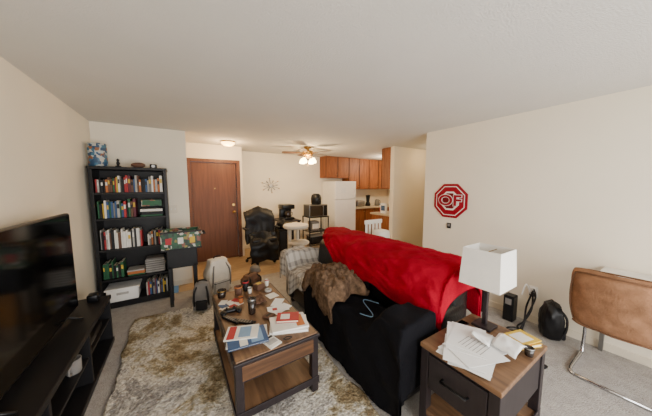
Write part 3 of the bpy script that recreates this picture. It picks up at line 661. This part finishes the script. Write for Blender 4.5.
MB('white_towel').box(wx-.16,wx+.14,wy-.15,wy+.12,.467,.58,M_cream,.04,seg=3).box(wx-.15,wx+.12,wy-.14,wy+.1,.58,.76,M_white,.05,seg=3).done()

# ---------------------------------------------------------------- kitchen
fr=MB('refrigerator'); a0,a1,b0,b1=3.57,4.28,5.2,5.88
fr.box(a0,a1,b0+.06,b1,.02,1.68,M_fridge,.012).box(a0,a1,b0,b0+.055,.08,1.17,M_fridge,.012).box(a0,a1,b0,b0+.055,1.185,1.68,M_fridge,.012)
fr.tube([(a1-.05,b0,.7),(a1-.05,b0-.035,.72),(a1-.05,b0-.035,1.1),(a1-.05,b0,1.13)],.01,M_white).tube([(a1-.05,b0,1.22),(a1-.05,b0-.035,1.24),(a1-.05,b0-.035,1.45),(a1-.05,b0,1.47)],.01,M_white)
fr.box(a0+.02,a1-.02,b0+.03,b0+.07,0,.08,M_bk,.003).box(a0+.2,a0+.35,b0-.003,b0,1.35,1.5,M_paper,.001).done()
def cab(mb,x0,x1,y0,y1,z0,z1,nd,face):
    mb.box(x0,x1,y0,y1,z0,z1,M_cab,.003)
    for i in range(nd):
        w=(x1-x0)/nd; a=x0+i*w+.015; b=a+w-.03
        yy=y0-.016 if face<0 else y1; 
        mb.box(a,b,yy,yy+.016,z0+.015,z1-.015,M_cab,.004); q=yy-.006 if face<0 else yy+.016
        mb.box(a+.05,b-.05,q,q+.006,z0+.07,z1-.07,M_cab,.003); mb.ball((b-.03,yy-.015 if face<0 else yy+.03,(z0+.08) if z0>1 else z1-.08),.014,M_brass,seg=8)
        mb.box(a-.022,a-.008,yy,yy+.004,z0+.01,z1-.01,M_dark,0)
k=MB('kitchen_upper_cabinets'); cab(k,3.5,4.3,5.57,5.895,1.78,H-.002,2,-1); cab(k,4.3,6.28,5.57,5.895,1.45,H-.002,5,-1); k.done()
k=MB('kitchen_upper_cabinets'); cab(k,3.9,5.2,3.575,3.84,1.5,H-.002,3,1); k.done()
k=MB('kitchen_base_cabinets'); cab(k,4.32,6.27,5.3,5.87,.1,.88,5,-1); k.box(4.32,6.27,5.36,5.87,0,.1,M_bk,.002).box(4.3,6.27,5.25,5.87,.88,.92,M_counter,.006); k.done()
k=MB('kitchen_counter_unit'); cab(k,3.92,6.2,3.6,4.15,.1,.88,4,1); k.box(3.94,6.2,3.6,4.1,0,.1,M_bk,.002).box(3.9,6.2,3.6,4.2,.88,.92,M_counter,.006); k.done()
tumbler('utensil_crock',4.1,4.02,.921,.05,.15,M_redb,M_bw); tumbler('paper_towel_roll',4.3,3.9,.921,.06,.26,M_paper,M_white); tumbler('water_pitcher',4.2,4.12,.921,.05,.2,M_white,M_lblue)
MB('cereal_box').box(4.0,4.06,3.8,3.96,.921,1.15,M_paper,.003).box(3.997,4.0,3.82,3.94,.98,1.1,M_blue,.001).done()
MB('toaster').box(4.6,4.9,5.5,5.72,.921,1.1,M_steel,.03,seg=3).box(4.64,4.86,5.56,5.585,1.095,1.102,M_bk,.001).box(4.64,4.86,5.63,5.655,1.095,1.102,M_bk,.001).box(4.9,4.915,5.6,5.63,1.0,1.03,M_bk,.003).done()
MB('blender_appliance').lathe([(0,0),(.08,0),(.085,.04),(.06,.12),(.05,.13),(.07,.32),(.07,.34),(0,.35)],(5.1,5.6,.921),M_blkpl).done()
MB('electric_kettle').lathe([(0,0),(.08,0),(.085,.03),(.07,.16),(.05,.2),(0,.21)],(5.45,5.55,.921),M_steel).tube([(5.52,5.55,1.08),(5.58,5.55,1.07),(5.58,5.55,.98),(5.53,5.55,.95)],.008,M_bk,smooth_n=4).done()
MB('knife_block').box(4.42,4.52,5.5,5.65,.921,1.12,M_cab,.006,rx=0).box(4.44,4.46,5.52,5.54,1.12,1.2,M_bk,.004).box(4.48,4.5,5.52,5.54,1.12,1.2,M_bk,.004).box(4.46,4.48,5.58,5.6,1.12,1.19,M_bk,.004).done()

# ---------------------------------------------------------------- daylight
w=D.worlds.new('World'); C.scene.world=w; w.use_nodes=True
bg=w.node_tree.nodes['Background']; sk=w.node_tree.nodes.new('ShaderNodeTexSky'); sk.sky_type='HOSEK_WILKIE'; sk.turbidity=6
w.node_tree.links.new(sk.outputs[0],bg.inputs[0]); bg.inputs[1].default_value=1.0
def area(n_,loc,rot,sx,sy,e_,col):
    l=D.lights.new(n_,'AREA'); l.shape='RECTANGLE'; l.size=sx; l.size_y=sy; l.energy=e_; l.color=col
    o=D.objects.new(n_,l); C.collection.objects.link(o); o.location=loc; o.rotation_euler=rot
area('window_daylight',(1.2,-1.75,1.2),(R(90),0,0),3.3,1.85,205,(1,.99,.975))

cam=D.cameras.new('camera'); cam.sensor_width=36; cam.lens=235/652*36; cam.clip_start=.02
co=D.objects.new('camera',cam); C.collection.objects.link(co); co.location=(0,0,1.55); co.rotation_euler=(R(90-5.35),0,R(-32.2))
C.scene.camera=co
